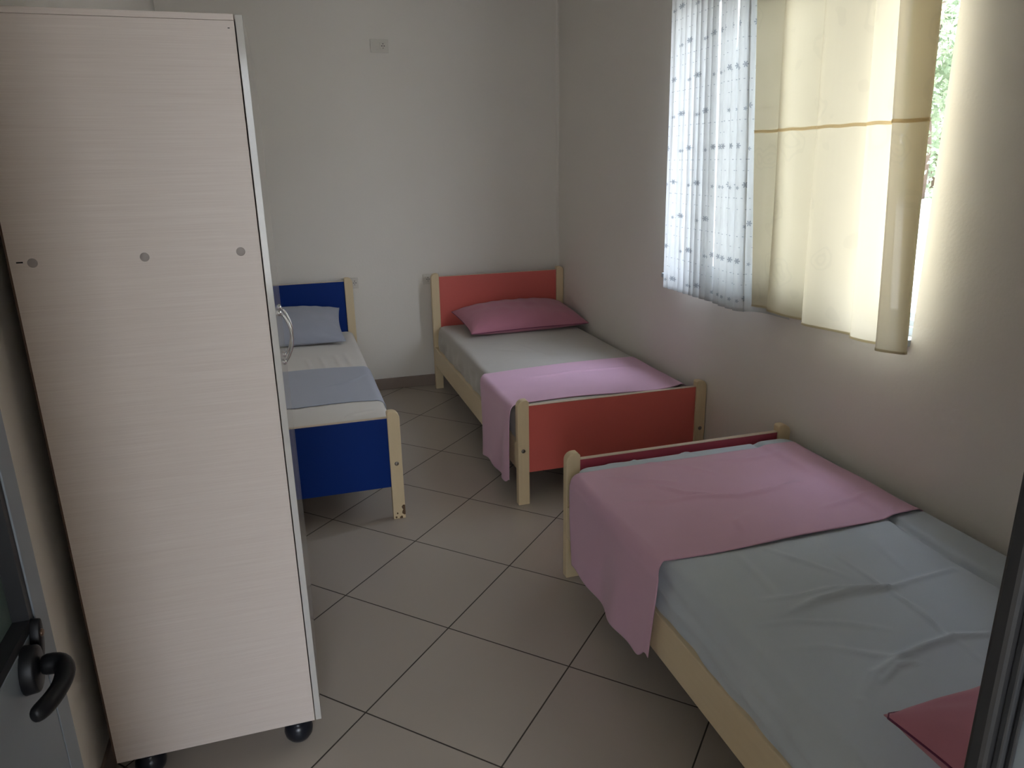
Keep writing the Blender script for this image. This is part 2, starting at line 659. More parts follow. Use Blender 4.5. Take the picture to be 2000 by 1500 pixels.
def seg_field(x, y, pts):
    """distance, signed side and position along a polyline (0..1)"""
    best = np.full(x.shape, 1e9)
    side = np.zeros_like(x)
    along = np.zeros_like(x)
    n = len(pts) - 1
    for i in range(n):
        ax, ay = pts[i]
        bx, by = pts[i + 1]
        dx, dy = bx - ax, by - ay
        l2 = dx * dx + dy * dy
        t = np.clip(((x - ax) * dx + (y - ay) * dy) / l2, 0, 1)
        px, py = ax + t * dx, ay + t * dy
        d = np.hypot(x - px, y - py)
        m = d < best
        best = np.where(m, d, best)
        side = np.where(m, ((x - ax) * dy - (y - ay) * dx) / math.sqrt(l2), side)
        along = np.where(m, (i + t) / n, along)
    return best, side, along


def crease(x, y, pts, amp, width, step=0.0):
    d, s, t = seg_field(x, y, pts)
    env = np.sqrt(np.clip(np.sin(np.pi * np.clip(t, 0.02, 0.98)), 0, 1))
    h = 1.7 * amp * env * np.exp(-(d / width) ** 2)
    if step:
        h = h + 2.2 * step * env * np.tanh(s / width) * np.exp(-(d / (width * 5)) ** 2)
    return h


# ------------------------------------------------------------------ room shell
XL, XR, YB, YF, ZC = -0.665, 1.79, 2.5506, -2.20, 2.75
TH = 0.22
DX0, DX1, DZ = -0.55, 0.345, 2.16           # doorway opening
WY0, WY1, WZ0, WZ1 = -0.655, 0.95, 0.965, 2.25

structure(box('floor', (XL - TH, XR + TH, YF - 0.30, YB + TH, -0.12, 0.0), MAT['floor']))
structure(box('ceiling', (XL - TH - 0.3, XR + TH + 0.1, YF - 0.4, YB + TH + 0.3, ZC, ZC + 0.25), MAT['ceiling']))
bm = bmesh.new()
add_box(bm, XL - TH, XR + TH, YB, YB + TH, 0, ZC)
# plaster bead in the corner
pts = [(1.79, 2.5506), (1.766, 2.5506)] + [(1.766 + 0.024 * math.sin(a), 2.5506 - 0.024 * (1 - math.cos(a))) for a in [math.radians(d) for d in (20, 40, 60, 80)]] + [(1.79, 2.5266)]
va = [bm.verts.new((p[0], p[1], 0.0)) for p in pts]
vb = [bm.verts.new((p[0], p[1], ZC)) for p in pts]
bm.faces.new(va)
bm.faces.new(list(reversed(vb)))
for i in range(len(pts)):
    bm.faces.new((va[i], vb[i], vb[(i + 1) % len(pts)], va[(i + 1) % len(pts)]))
structure(from_bm('wall_back', bm, MAT['wall']))
structure(box('wall_left', (XL - TH, XL, YF - 0.2, YB, 0, ZC), MAT['wall']))
structure(boxes('wall_right', [
    (XR, XR + TH, YF - 0.2, WY0, 0, ZC), (XR, XR + TH, WY1, YB, 0, ZC),
    (XR, XR + TH, WY0, WY1, 0, WZ0), (XR, XR + TH, WY0, WY1, WZ1, ZC)], MAT['wall']))
structure(boxes('wall_front', [
    (XL, DX0, YF - 0.2, YF, 0, ZC), (DX1, XR, YF - 0.2, YF, 0, ZC), (DX0, DX1, YF - 0.2, YF, DZ, ZC)], MAT['wall']))
structure(box('baseboard_back', (XL, XR, YB - 0.010, YB, 0, 0.079), MAT['baseboard'], bevel=0.002))
structure(box('baseboard_left', (XL, XL + 0.010, YF, YB - 0.010, 0, 0.079), MAT['baseboard'], bevel=0.002))
structure(box('baseboard_right', (XR - 0.010, XR, YF, YB - 0.030, 0, 0.079), MAT['baseboard'], bevel=0.002))
structure(box('baseboard_front', (DX1 + 0.03, XR - 0.012, YF, YF + 0.010, 0, 0.079), MAT['baseboard'], bevel=0.002))

# ------------------------------------------------------------------ window
win = bpy.data.objects.new('window_1', None)
COL.objects.link(win)
win.location = (1.86, 0.15, WZ0)
structure(win, 'white aluminium sliding window behind the curtains')
fx0, fx1 = 1.83, 1.91
t_ = 0.045
o = boxes('window_frame', [
    (fx0, fx1, WY0, WY0 + 0.02, WZ0, WZ1), (fx0, fx1, WY1 - t_, WY1, WZ0, WZ1),
    (fx0, fx1, WY0 + 0.02, WY1 - t_, WZ0, WZ0 + 0.03), (fx0, fx1, WY0 + 0.02, WY1 - t_, WZ1 - t_, WZ1)], MAT['alu_white'], win, bevel=0.002)
boxes('track', [(1.845, 1.848, WY0 + 0.02, WY1 - t_, WZ0 + 0.03, WZ0 + 0.048), (1.868, 1.871, WY0 + 0.02, WY1 - t_, WZ0 + 0.03, WZ0 + 0.048),
                (1.893, 1.896, WY0 + 0.02, WY1 - t_, WZ0 + 0.03, WZ0 + 0.060)], MAT['alu_white'], win)


def sash(xc, y0, y1, w=0.055):
    z0, z1 = WZ0 + 0.05, WZ1 - 0.05
    x0, x1 = xc - 0.010, xc + 0.010
    s = boxes('sash', [(x0, x1, y0, y0 + w, z0, z1), (x0, x1, y1 - w, y1, z0, z1), (x0, x1, y0 + w, y1 - w, z0, z0 + 0.06), (x0, x1, y0 + w, y1 - w, z1 - 0.06, z1)],
              MAT['alu_white'], win, bevel=0.002)
    g = box('glass_pane', (xc - 0.003, xc + 0.003, y0 + w, y1 - w, z0 + 0.06, z1 - 0.06), MAT['glass'], s)
    gs = boxes('gasket', [(x0 - 0.001, x0 + 0.001, y1 - w - 0.004, y1 - w, z0 + 0.06, z1 - 0.06), (x0 - 0.001, x0 + 0.001, y0 + w, y0 + w + 0.004, z0 + 0.06, z1 - 0.06)], MAT['gasket2'], s)
    return s


sash(1.883, -0.24, 0.565)
sash(1.858, -0.40, 0.462, 0.07)
rebase(win)
structure(box('trim_1', (1.76, 1.83, WY0 + 0.001, WY1 - 0.001, WZ0 - 0.022, WZ0 + 0.001), MAT['alu_white'], bevel=0.003), 'thin white window sill')

# ------------------------------------------------------------------ open door and its frame
door = bpy.data.objects.new('door_1', None)
COL.objects.link(door)
door.location = (-0.475, YF, 0)
structure(door, 'open grey aluminium door with frosted glass at the left edge')
lx0, lx1, ly0, ly1 = -0.50, -0.45, YF + 0.004, -1.416
boxes('door_frame', [
    (lx0, lx1, ly1 - 0.043, ly1, 0.01, 2.10), (lx0, lx1, ly0, ly0 + 0.09, 0.01, 2.10)], MAT['alu_grey'], door, bevel=0.001)
boxes('door_panel', [
    (lx0 + 0.004, lx1 - 0.0005, ly0 + 0.09, ly1 - 0.0455, 0.01, 0.952), (lx0 + 0.004, lx1 - 0.0005, ly0 + 0.09, ly1 - 0.0445, 2.01, 2.10)], MAT['alu_grey'], door, bevel=0.0008)
box('door_glass', (-0.478, -0.472, ly0 + 0.09, ly1 - 0.045, 0.952, 2.01), MAT['frosted'], door)
boxes('glass_gasket', [
    (-0.472, -0.452, ly1 - 0.058, ly1 - 0.0445, 0.952, 2.01), (-0.472, -0.452, ly0 + 0.09, ly0 + 0.104, 0.952, 2.01),
    (-0.472, -0.452, ly0 + 0.104, ly1 - 0.058, 0.952, 0.966), (-0.472, -0.452, ly0 + 0.104, ly1 - 0.058, 1.996, 2.01)], MAT['gasket'], door)
# lever handle: rose, neck, curved grip
hb = bmesh.new()
add_tube(hb, [(-0.452, -1.525, 0.925), (-0.434, -1.525, 0.925)], [(0.024, 0.032), (0.022, 0.030)], 20)
rose = from_bm('rose', hb, MAT['handle'], door, smooth=True, bevel=0.003)
hb = bmesh.new()
gp = [(-0.436, -1.520, 0.925), (-0.420, -1.519, 0.925), (-0.410, -1.521, 0.924), (-0.404, -1.529, 0.922), (-0.402, -1.542, 0.920), (-0.403, -1.560, 0.917),
      (-0.407, -1.580, 0.916), (-0.413, -1.598, 0.916), (-0.418, -1.608, 0.917), (-0.420, -1.612, 0.917)]
add_tube(hb, gp, [(0.012, 0.014)] * 3 + [(0.012, 0.014)] * 2 + [(0.0105, 0.0125)] * 3 + [(0.009, 0.011), (0.004, 0.006)], 18)
lever = from_bm('lever', hb, MAT['handle'], door, smooth=True)
md = lever.modifiers.new('sub', 'SUBSURF')
md.levels = md.render_levels = 1
kb = bmesh.new()
add_tube(kb, [(-0.4505, -1.486, 0.942), (-0.438, -1.486, 0.942)], [(0.0095, 0.030), (0.0085, 0.028)], 24)
kh = from_bm('key_plate', kb, MAT['handle'], door, smooth=True, bevel=0.002)
lathe('lock_cylinder', [(0, 0.0), (0.005, 0.0), (0.005, 0.002), (0.004, 0.003), (0, 0.003)], (-0.438, -1.486, 0.952), (1, 0, 0), MAT['brass'], kh)
boxes('hinge', [(-0.452, -0.436, ly0 - 0.002, ly0 + 0.030, 0.22, 0.34), (-0.452, -0.436, ly0 - 0.002, ly0 + 0.030, 1.78, 1.90)], MAT['gasket2'], door, bevel=0.003)
rebase(door)

tr = bpy.data.objects.new('trim_2', None)
COL.objects.link(tr)
tr.location = (0.30, YF, 0)
structure(tr, 'grey aluminium door frame with black rubber seal at the right edge')
boxes('frame_profile', [
    (0.300, 0.345, YF - 0.10, YF + 0.008, 0, DZ), (-0.55, -0.505, YF - 0.10, YF + 0.0, 0, DZ), (-0.505, 0.300, YF - 0.10, YF + 0.0, 2.115, DZ)], MAT['alu_grey'], tr, bevel=0.002)
boxes('rubber_seal', [
    (0.2775, 0.300, YF - 0.006, YF + 0.006, 0, 2.115)], MAT['gasket'], tr, bevel=0.003)
boxes('seal_lip', [
    (0.2835, 0.2875, YF - 0.011, YF - 0.006, 0, 2.115), (0.2945, 0.297, YF - 0.010, YF - 0.006, 0, 2.115)], MAT['gasket2'], tr, bevel=0.0015)
rebase(tr)


# ------------------------------------------------------------------ beds
PW, PT = 0.054, 0.036     # post width and thickness
BW, BL = 0.956, 1.973
ZF, ZH = 0.51, 0.812


def post_outline(x0, side, h, r=0.032):
    """front view outline with the outer top corner rounded; side=-1: outer edge left"""
    pts = []
    x1 = x0 + PW
    if side < 0:
        pts = [(x0, 0.0), (x1, 0.0), (x1, h - 0.010), (x1 - 0.010, h)]
        for k in range(8):
            a = math.pi / 2 + math.pi / 2 * k / 7
            pts.append((x0 + r + r * math.cos(a), h - r + r * math.sin(a)))
    else:
        pts = [(x0, 0.0), (x1, 0.0)]
        for k in range(8):
            a = math.pi / 2 * k / 7
            pts.append((x1 - r + r * math.cos(a), h - r + r * math.sin(a)))
        pts += [(x0 + 0.006, h), (x0, h - 0.006)]
    return pts


def make_bed(x0, y_foot, y_head, panel_mat, inner_mat, label, slope=0.0, chip=False):
    """x0: outer left edge, y_foot / y_head: outer faces of the two ends"""
    root = thing('single_bed', (x0 + BW / 2, (y_foot + y_head) / 2, 0), label, 'bed', 'single beds in the room')
    sg = 1 if y_head > y_foot else -1
    ends = (('foot', y_foot, sg, ZF, 0.156, 0.480), ('head', y_head, -sg, ZH, 0.330, 0.789))
    for nm, ye, d, h, pz0, pz1 in ends:
        ya, yb = sorted((ye, ye + d * PT))
        for side, px in ((-1, x0), (1, x0 + BW - PW)):
            bm = bmesh.new()
            prism_xz(bm, post_outline(px, side, h), ya, yb)
            p = from_bm('post', bm, MAT['post'], root, bevel=0.003)
            # bolt through the post
            lathe('bolt', [(0, 0.003), (0.004, 0.003), (0.0085, 0.0015), (0.0095, 0.0), (0.0095, -0.004)],
                  (px + PW / 2 + side * 0.002, ye - d * 0.0015, 0.268), (0, -d, 0), MAT['bolt'], p)
        yc = (ya + yb) / 2
        pn = box('footboard' if nm == 'foot' else 'headboard', (x0 + PW, x0 + BW - PW, yc - 0.009, yc + 0.009, pz0, pz1 - 0.0012), [panel_mat], root, bevel=0.001)
        box('edge_band', (x0 + PW, x0 + BW - PW, yc - 0.0095, yc + 0.0095, pz1 - 0.0012, pz1 + 0.0012), MAT['edge'], pn)
    ya, yb = sorted((y_foot + sg * PT, y_head - sg * PT))
    for side in (-1, 1):
        xa = x0 + 0.001 if side < 0 else x0 + BW - 0.023
        box('side_rail', (xa, xa + 0.022, ya, yb, 0.172, 0.302), MAT['rail'], root, bevel=0.003)
    # plank base that carries the mattress
    box('bed_base', (x0 + 0.023, x0 + BW - 0.023, ya, yb, 0.232, 0.250), MAT['board'], root)
    if chip:
        bm = bmesh.new()
        r = random.Random(3)
        cx = x0 + BW
        yo = y_foot - 0.0006
        for (cxx, cz, rad) in ((cx - 0.004, 0.052, 0.013), (cx - 0.006, 0.030, 0.010), (cx - 0.020, 0.006, 0.007), (cx - 0.036, 0.028, 0.0035), (cx - 0.042, 0.010, 0.0045)):
            vs = []
            for k in range(9):
                a = 2 * math.pi * k / 9
                rr = rad * (0.7 + 0.5 * r.random())
                vs.append(bm.verts.new((min(cx - 0.0005, cxx + rr * math.cos(a)), yo, max(0.002, cz + rr * 1.3 * math.sin(a)))))
            ctr = bm.verts.new((cxx - 0.002, yo - 0.0004, cz))
            for k in range(9):
                bm.faces.new((ctr, vs[k], vs[(k + 1) % 9]))
        from_bm('chipped_patch', bm, MAT['chip'], root)
    rebase(root)
    return root


RX, RY = 0.830, 0.495
BX, BY = 0.311 - BW, 0.545
GX, GY = 0.815, -0.152
make_bed(RX, RY, RY + BL, MAT['red'], None, 'wooden single bed with red headboard and footboard in the back right corner')
make_bed(BX, BY, BY + BL, MAT['blue'], None, 'wooden single bed with blue headboard and footboard behind the wardrobe', chip=True)
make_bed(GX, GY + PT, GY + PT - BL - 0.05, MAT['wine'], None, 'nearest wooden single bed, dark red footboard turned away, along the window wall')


# ------------------------------------------------------------------ mattresses in their sheets
def slab(name, x0, x1, y0, y1, z0, zt, mat, top_fn=None, side_fn=None, r=0.035, step=0.008, cr=0.06, crown=0.008):
    """rounded mattress: one continuous surface from the top centre over the edge and down the sides"""
    nx = int((x1 - x0) / step)
    ny = int((y1 - y0) / step)
    sx = np.linspace(-1, 1, nx + 1)
    sy = np.linspace(-1, 1, ny + 1)
    hx, hy = (x1 - x0) / 2, (y1 - y0) / 2
    cx, cy = (x0 + x1) / 2, (y0 + y1) / 2
    # cluster samples towards edges
    U, V = np.meshgrid(sx, sy, indexing='ij')
    X0 = U * hx
    Y0 = V * hy
    # round the plan corners
    ex = np.clip(np.abs(X0) - (hx - cr), 0, None)
    ey = np.clip(np.abs(Y0) - (hy - cr), 0, None)
    m = np.maximum(ex, ey)
    q = np.hypot(ex, ey)
    sc = np.where(q > 1e-9, m / np.maximum(q, 1e-9), 1)
    X1 = np.sign(X0) * (np.minimum(np.abs(X0), hx - cr) + ex * sc)
    Y1 = np.sign(Y0) * (np.minimum(np.abs(Y0), hy - cr) + ey * sc)
    d = np.where(m > 0, cr - m, np.minimum(hx - np.abs(X0), hy - np.abs(Y0)))
    d = np.where(m > 0, d, np.maximum(d, cr * 1.0))
    t = np.clip(1 - d / r, 0, 1)
    Z = zt - r * (1 - np.sqrt(np.clip(1 - t * t, 0, 1)))
    Z += crown * (1 - U ** 2) * (1 - V ** 2)
    fall = np.clip(d / (r * 1.2), 0, 1)
    gx, gy = X1 + cx, Y1 + cy
    if top_fn is not None:
        Z = Z + top_fn(gx, gy) * fall
    top = np.stack([gx, gy, Z], -1)
    verts = top.reshape(-1, 3).tolist()
    idx = np.arange((nx + 1) * (ny + 1)).reshape(nx + 1, ny + 1)
    faces = np.stack([idx[:-1, :-1], idx[1:, :-1], idx[1:, 1:], idx[:-1, 1:]], -1).reshape(-1, 4).tolist()
    # border loop
    loop = list(idx[:, 0]) + list(idx[-1, 1:]) + list(idx[-2::-1, -1]) + list(idx[0, -2:0:-1])
    n = len(loop)
    bx_ = np.array([verts[i][0] for i in loop])
    by_ = np.array([verts[i][1] for i in loop])
    bz_ = np.array([verts[i][2] for i in loop])
    # outward normals
    tx = np.roll(bx_, -1) - np.roll(bx_, 1)
    ty = np.roll(by_, -1) - np.roll(by_, 1)
    ln = np.hypot(tx, ty) + 1e-9
    nxx, nyy = ty / ln, -tx / ln
    arc = np.concatenate([[0], np.cumsum(np.hypot(np.diff(bx_), np.diff(by_)))])
    prev = loop
    rows = 16
    for k in range(1, rows + 1):
        f = k / rows
        z = bz_ + (z0 - bz_) * f
        off = 0.010 * math.sin(math.pi * f) - 0.012 * f ** 3
        dd = np.full(n, off)
        if side_fn is not None:
            dd = dd + side_fn(bx_, by_, z, f)
        base = len(verts)
        for i in range(n):
            verts.append((bx_[i] + nxx[i] * dd[i], by_[i] + nyy[i] * dd[i], z[i]))
        cur = list(range(base, base + n))
        for i in range(n):
            j = (i + 1) % n
            faces.append((prev[i], cur[i], cur[j], prev[j]))
        prev = cur
    faces.append(tuple(prev[::-1]))
    me = bpy.data.meshes.new(name)
    me.from_pydata(verts, [], faces)
    me.update()
    return link_mesh(name, me, mat, smooth=True)


def side_waves(seed, amp, slant=1.2, freq=3.0):
    def f(x, y, z, k):
        r = np.random.RandomState(seed)
        out = np.zeros_like(x)
        for i in range(7):
            fr = freq * (0.5 + 1.6 * r.rand())
            out += np.sin(2 * math.pi * fr * (y + x * 0.7 + slant * (z - 0.3) * (0.5 + r.rand())) + r.rand() * 6.28) / 2.6
        return out * amp * math.sin(math.pi * min(1, k * 1.05)) ** 0.6 if k < 0.97 else out * 0
    return f


def nz_side(x):
    return x


# nearest bed: grey sheet with ironed fold lines and pulled creases
def top3(x, y):
    h = 0.0022 * smooth_noise(x, y, 5, 8, 1.0, 3.5)
    # quilted fold creases of a sheet that was stored folded
    h = h + crease(x, y, [(1.30, -0.88), (1.297, -1.00), (1.30, -1.165), (1.29, -1.34), (1.28, -1.50)], 0.0030, 0.007)
    h = h + crease(x, y, [(0.97, -1.10), (1.06, -1.118), (1.16, -1.122), (1.30, -1.165), (1.42, -1.150), (1.54, -1.141)], 0.0065, 0.009, 0.0022)
    h = h + crease(x, y, [(0.99, -1.17), (1.10, -1.150), (1.20, -1.150), (1.32, -1.172)], 0.0055, 0.008, -0.002)
    h = h + crease(x, y, [(0.91, -1.19), (1.00, -1.20), (1.10, -1.245), (1.18, -1.30)], 0.0030, 0.008)
    h = h + crease(x, y, [(0.90, -1.28), (1.00, -1.30), (1.08, -1.355), (1.16, -1.40)], 0.0028, 0.009)
    h = h + crease(x, y, [(0.95, -1.47), (1.04, -1.41), (1.12, -1.388), (1.20, -1.378), (1.30, -1.372), (1.42, -1.400), (1.60, -1.38)], 0.0075, 0.010, 0.002)
    h = h + crease(x, y, [(1.03, -1.44), (1.10, -1.41), (1.15, -1.415)], 0.0045, 0.006)
    h = h + crease(x, y, [(1.29, -1.19), (1.31, -1.26), (1.29, -1.335)], 0.0035, 0.007, 0.002)
    h = h + crease(x, y, [(1.04, -0.88), (1.03, -1.00), (1.02, -1.11)], 0.0025, 0.014)
    h = h + crease(x, y, [(1.12, -0.87), (1.19, -0.99), (1.25, -1.09)], 0.0022, 0.010)
    h = h + crease(x, y, [(1.46, -0.88), (1.44, -1.00), (1.42, -1.10)], 0.0018, 0.010)
    # gathered strip beside the wall: groove and raised hem
    g = 1.600 + 0.012 * np.sin(y * 7)
    h = h - 0.016 * np.exp(-((x - g) / 0.011) ** 2) + 0.008 / (1 + np.exp(-(x - g - 0.01) / 0.006))
    # pulled sheet at the far end
    h = h + crease(x, y, [(1.22, -0.13), (1.27, -0.165), (1.31, -0.21)], 0.006, 0.007)
    h = h + crease(x, y, [(1.05, -0.13), (1.07, -0.16), (1.075, -0.20)], 0.005, 0.007)
    h = h + crease(x, y, [(0.93, -0.14), (0.97, -0.17), (1.03, -0.18)], 0.004, 0.007)
    return h


def side3(x, y, z, k):
    left = (x < GX + 0.05) & (y < GY - 0.03)
    w = np.zeros_like(x)
    # long sagging folds running towards the head of the bed
    for (ph, sl, a, wd) in ((0.42, 0.10, 0.018, 0.017), (0.365, 0.08, 0.017, 0.015), (0.310, 0.05, 0.010, 0.014), (0.455, 0.20, 0.009, 0.010)):
        c = ph + sl * (y + 1.1)
        w += a * np.exp(-((z - c) / wd) ** 2) * (0.75 + 0.25 * np.sin(y * 9 + ph * 40))
    w += 0.0035 * np.sin(y * 23 + z * 30) + 0.002 * np.sin(y * 51 - z * 18)
    w = w * left
    return w * math.sin(math.pi * min(1.0, k)) ** 0.7


MZ = 0.462
m3 = slab('mattress', GX + 0.020, GX + BW - 0.020, GY - BL - 0.05 + PT + 0.07, GY - 0.008, 0.2515, MZ, MAT['sheet_grey'], top3, side3, step=0.0065, r=0.024, crown=0.006)
tag(m3, 'mattress under a creased blue-grey sheet on the nearest bed', 'mattress', 'mattresses with fitted sheets')


def top1(x, y):
    h = 0.0025 * smooth_noise(x, y, 15, 8, 1.0, 3.5)
    h += crease(x, y, [(1.17, 1.72), (1.23, 1.55), (1.27, 1.40), (1.32, 1.26)], 0.005, 0.010, 0.002)
    h += crease(x, y, [(1.22, 1.50), (1.28, 1.42), (1.40, 1.36)], 0.004, 0.010)
    h += crease(x, y, [(1.05, 1.60), (1.17, 1.52), (1.25, 1.46)], 0.003, 0.012)
    h += crease(x, y, [(1.30, 1.75), (1.42, 1.70), (1.55, 1.72)], 0.003, 0.012)
    h -= 0.016 * np.exp(-((x - 1.70) / 0.03) ** 2) * np.exp(-((y - 0.60) / 0.05) ** 2)
    return h


def side1(x, y, z, k):
    w = 0.004 * np.sin(y * 26 + z * 34) + 0.003 * np.sin(y * 41 - z * 20 + 1) + 0.003 * np.sin(y * 12 + z * 50)
    return w * math.sin(math.pi * min(1.0, k)) ** 0.7


m1 = slab('mattress', RX + 0.024, RX + BW - 0.034, RY + PT + 0.010, RY + BL - PT - 0.010, 0.2515, MZ - 0.004, MAT['sheet_taupe'], top1, side1, step=0.008)
tag(m1, 'mattress under a taupe grey sheet on the red panelled bed', 'mattress', 'mattresses with fitted sheets')


def top2(x, y):
    h = 0.002 * smooth_noise(x, y, 25, 8, 1.0, 3.5)
    for k, xx in enumerate((-0.02, 0.06, 0.14, 0.20)):
        h += crease(x, y, [(xx, 1.50), (xx - 0.01, 1.62), (xx - 0.02, 1.75 + 0.03 * k)], 0.0035, 0.012)
    h += crease(x, y, [(0.05, 0.61), (0.12, 0.70), (0.24, 0.74)], 0.004, 0.012)
    return h


m2 = slab('mattress', BX + 0.026, BX + BW - 0.022, BY + PT + 0.010, BY + BL - PT - 0.010, 0.2515, MZ, MAT['sheet_pale'], top2, side1, step=0.008)
tag(m2, 'mattress under a pale off-white sheet on the blue panelled bed', 'mattress', 'mattresses with fitted sheets')


# ------------------------------------------------------------------ bed runners
def runner(name, xl, xr, ztop, near_edge, far_edge, hang_near, hang_far, hem_z, xh, mat, top_fn, label, rollr=0.035, right_drop=0.03, crown_fn=None, seed=1, curl=0.0):
    """cloth laid across the bed. near_edge/far_edge: functions of x giving y; hang_*: y at the hanging side;
    hem_z(t) lower hem height; xh: plane of the hanging side"""
    nt_ = 110
    T = np.linspace(0, 1, nt_)            # along the bed, 0 near .. 1 far
    # section: hang (bottom->top), roll, top, right roll
    rows = []
    nh, nr, ntp, nrr = 46, 9, 120, 8
    P = []
    for i in range(nh):                   # hanging part
        f = i / (nh - 1)
        zz = hem_z(T) + (ztop - rollr - hem_z(T)) * f
        yy = hang_near(f) + (hang_far(f) - hang_near(f)) * T
        wav = (1 - f) ** 0.8 * (0.010 * np.sin(T * 9 + seed) + 0.006 * np.sin(T * 17 + 2 * seed + f * 2))
        xx = xh - 0.002 + wav * 0.9 - 0.012 * (1 - f) * 0.5
        P.append(np.stack([xx + 0 * T, yy, zz], -1))
    for i in range(1, nr + 1):
        a = math.pi / 2 * i / (nr + 1)
        f = i / (nr + 1)
        x_ = xh + rollr * (1 - math.cos(a))
        yn = hang_near(1) * (1 - f) + near_edge(xh + rollr) * f
        yf = hang_far(1) * (1 - f) + far_edge(xh + rollr) * f
        yy = yn + (yf - yn) * T
        P.append(np.stack([x_ + 0 * T, yy, ztop - rollr + rollr * math.sin(a) + 0 * T], -1))
    X = np.linspace(xh + rollr, xr, ntp)
    for x_ in X:
        yn, yf = near_edge(x_), far_edge(x_)
        yy = yn + (yf - yn) * T
        xx = np.full_like(yy, x_)
        zz = np.full_like(yy, ztop) + top_fn(xx, yy)
        P.append(np.stack([xx, yy, zz], -1))
    for i in range(1, nrr + 1):
        a = math.pi / 2 * i / nrr
        yn, yf = near_edge(xr), far_edge(xr)
        yy = yn + (yf - yn) * T
        xx = np.full_like(yy, xr + right_drop * math.sin(a))
        zz = ztop + top_fn(np.full_like(yy, xr), yy) - right_drop * (1 - math.cos(a))
        P.append(np.stack([xx, yy, zz], -1))
    P = np.array(P)
    o = grid_mesh(name, P, mat)
    solidify(o, 0.003, 0.0)
    tag(o, label, 'bed runner', 'cloth runners across the beds')
    return o


def crown3(x, y):
    u = (x - (GX + BW / 2)) / (BW / 2 - 0.02)
    v = (y - (GY - BL / 2)) / (BL / 2)
    return 0.008 * np.clip(1 - u ** 2, 0, 1) * np.clip(1 - v ** 2, 0, 1)


def rt3(x, y):
    h = crown3(x, y) + 0.0022 * smooth_noise(x, y, 35, 8, 1.2, 4)
    h = h + crease(x, y, [(0.88, -0.50), (1.00, -0.545), (1.12, -0.545), (1.25, -0.59), (1.38, -0.585), (1.50, -0.56)], 0.0075, 0.012, 0.002)
    h = h + crease(x, y, [(0.92, -0.30), (1.00, -0.37), (1.12, -0.43)], 0.004, 0.010)
    h = h + crease(x, y, [(0.92, -0.38), (1.02, -0.42), (1.10, -0.50), (1.18, -0.53)], 0.004, 0.009)
    h = h + crease(x, y, [(1.45, -0.74), (1.56, -0.72), (1.68, -0.71)], 0.0045, 0.010)
    h = h + crease(x, y, [(1.30, -0.30), (1.45, -0.33), (1.60, -0.32)], 0.003, 0.012)
    h = h + crease(x, y, [(1.12, -0.80), (1.14, -0.74), (1.20, -0.70)], 0.004, 0.010)
    h = h + crease(x, y, [(1.08, -0.22), (1.20, -0.30), (1.28, -0.40)], 0.003, 0.010)
    h = h + 0.011 / (1 + np.exp(-(x - 1.585 - 0.012 * np.sin(y * 7)) / 0.008))
    return np.maximum(h, -0.001)


runner('bed_runner', GX, GX + BW - 0.075, MZ + 0.006,
       lambda x: -0.860 - 0.012 * math.sin((x - 0.83) * 4.2) + 0.005 * math.sin(x * 11), lambda x: -0.232 - 0.02 * max(0, x - 0.9) + 0.003 * math.sin(x * 14),
       lambda f: -0.862 - 0.035 * f, lambda f: -0.290 + 0.05 * f,
       lambda T: 0.125 + 0.045 * np.exp(-((T - 0.02) / 0.05) ** 2) + 0.008 * np.sin(T * 8) + 0.010 * T, GX - 0.020, MAT['pink'], rt3,
       'dusty pink cloth runner across the foot of the nearest bed', right_drop=0.045, seed=2)


def rt1(x, y):
    u = (x - (RX + BW / 2)) / (BW / 2 - 0.02)
    v = (y - (RY + BL / 2)) / (BL / 2)
    h = 0.008 * np.clip(1 - u ** 2, 0, 1) * np.clip(1 - v ** 2, 0, 1) + 0.0015 * smooth_noise(x, y, 45, 8, 1.2, 4)
    h = h + crease(x, y, [(1.0, 0.95), (1.3, 0.98), (1.65, 0.96)], 0.003, 0.012)
    return np.maximum(h, -0.0005)


runner('bed_runner', RX, RX + BW - 0.072, MZ + 0.002,
       lambda x: 0.585 + 0.018 * math.sin((x - 0.85) * 6) + 0.055 * max(0, (x - 1.50) / 0.24) ** 2, lambda x: 1.125 + 0.045 * min(1, max(0, (x - 0.9) / 0.8)),
       lambda f: 0.555 + 0.0 * f, lambda f: 1.05 + 0.03 * f,
       lambda T: 0.078 + 0.030 * np.exp(-(T / 0.05) ** 2) + 0.008 * np.sin(T * 11) - 0.012 * T, RX - 0.018, MAT['pink'], rt1,
       'dusty pink cloth runner across the foot of the red panelled bed', right_drop=0.035, seed=4)


def rt2(x, y):
    u = (x - (BX + BW / 2)) / (BW / 2 - 0.02)
    v = (y - (BY + BL / 2)) / (BL / 2)
    h = 0.008 * np.clip(1 - u ** 2, 0, 1) * np.clip(1 - v ** 2, 0, 1) + 0.0015 * smooth_noise(x, y, 55, 8, 1.2, 4)
    h = h + crease(x, y, [(0.02, 1.14), (0.15, 1.20), (0.24, 1.30)], 0.003, 0.012)
    return h


runner('bed_runner', BX, BX + BW - 0.064, MZ + 0.005,
       lambda x: 0.865 + 0.012 * math.sin(x * 6) - 0.03 * max(0, (x - 0.15) / 0.1) * 0.5, lambda x: 1.50 - 0.02 * max(0, (x - 0.1) / 0.15),
       lambda f: 0.88, lambda f: 1.49, lambda T: 0.30 + 0.01 * np.sin(T * 8), BX + 0.016, MAT['greyblue'], rt2,
       'grey-blue cloth runner across the foot of the blue panelled bed', right_drop=0.046, seed=6)


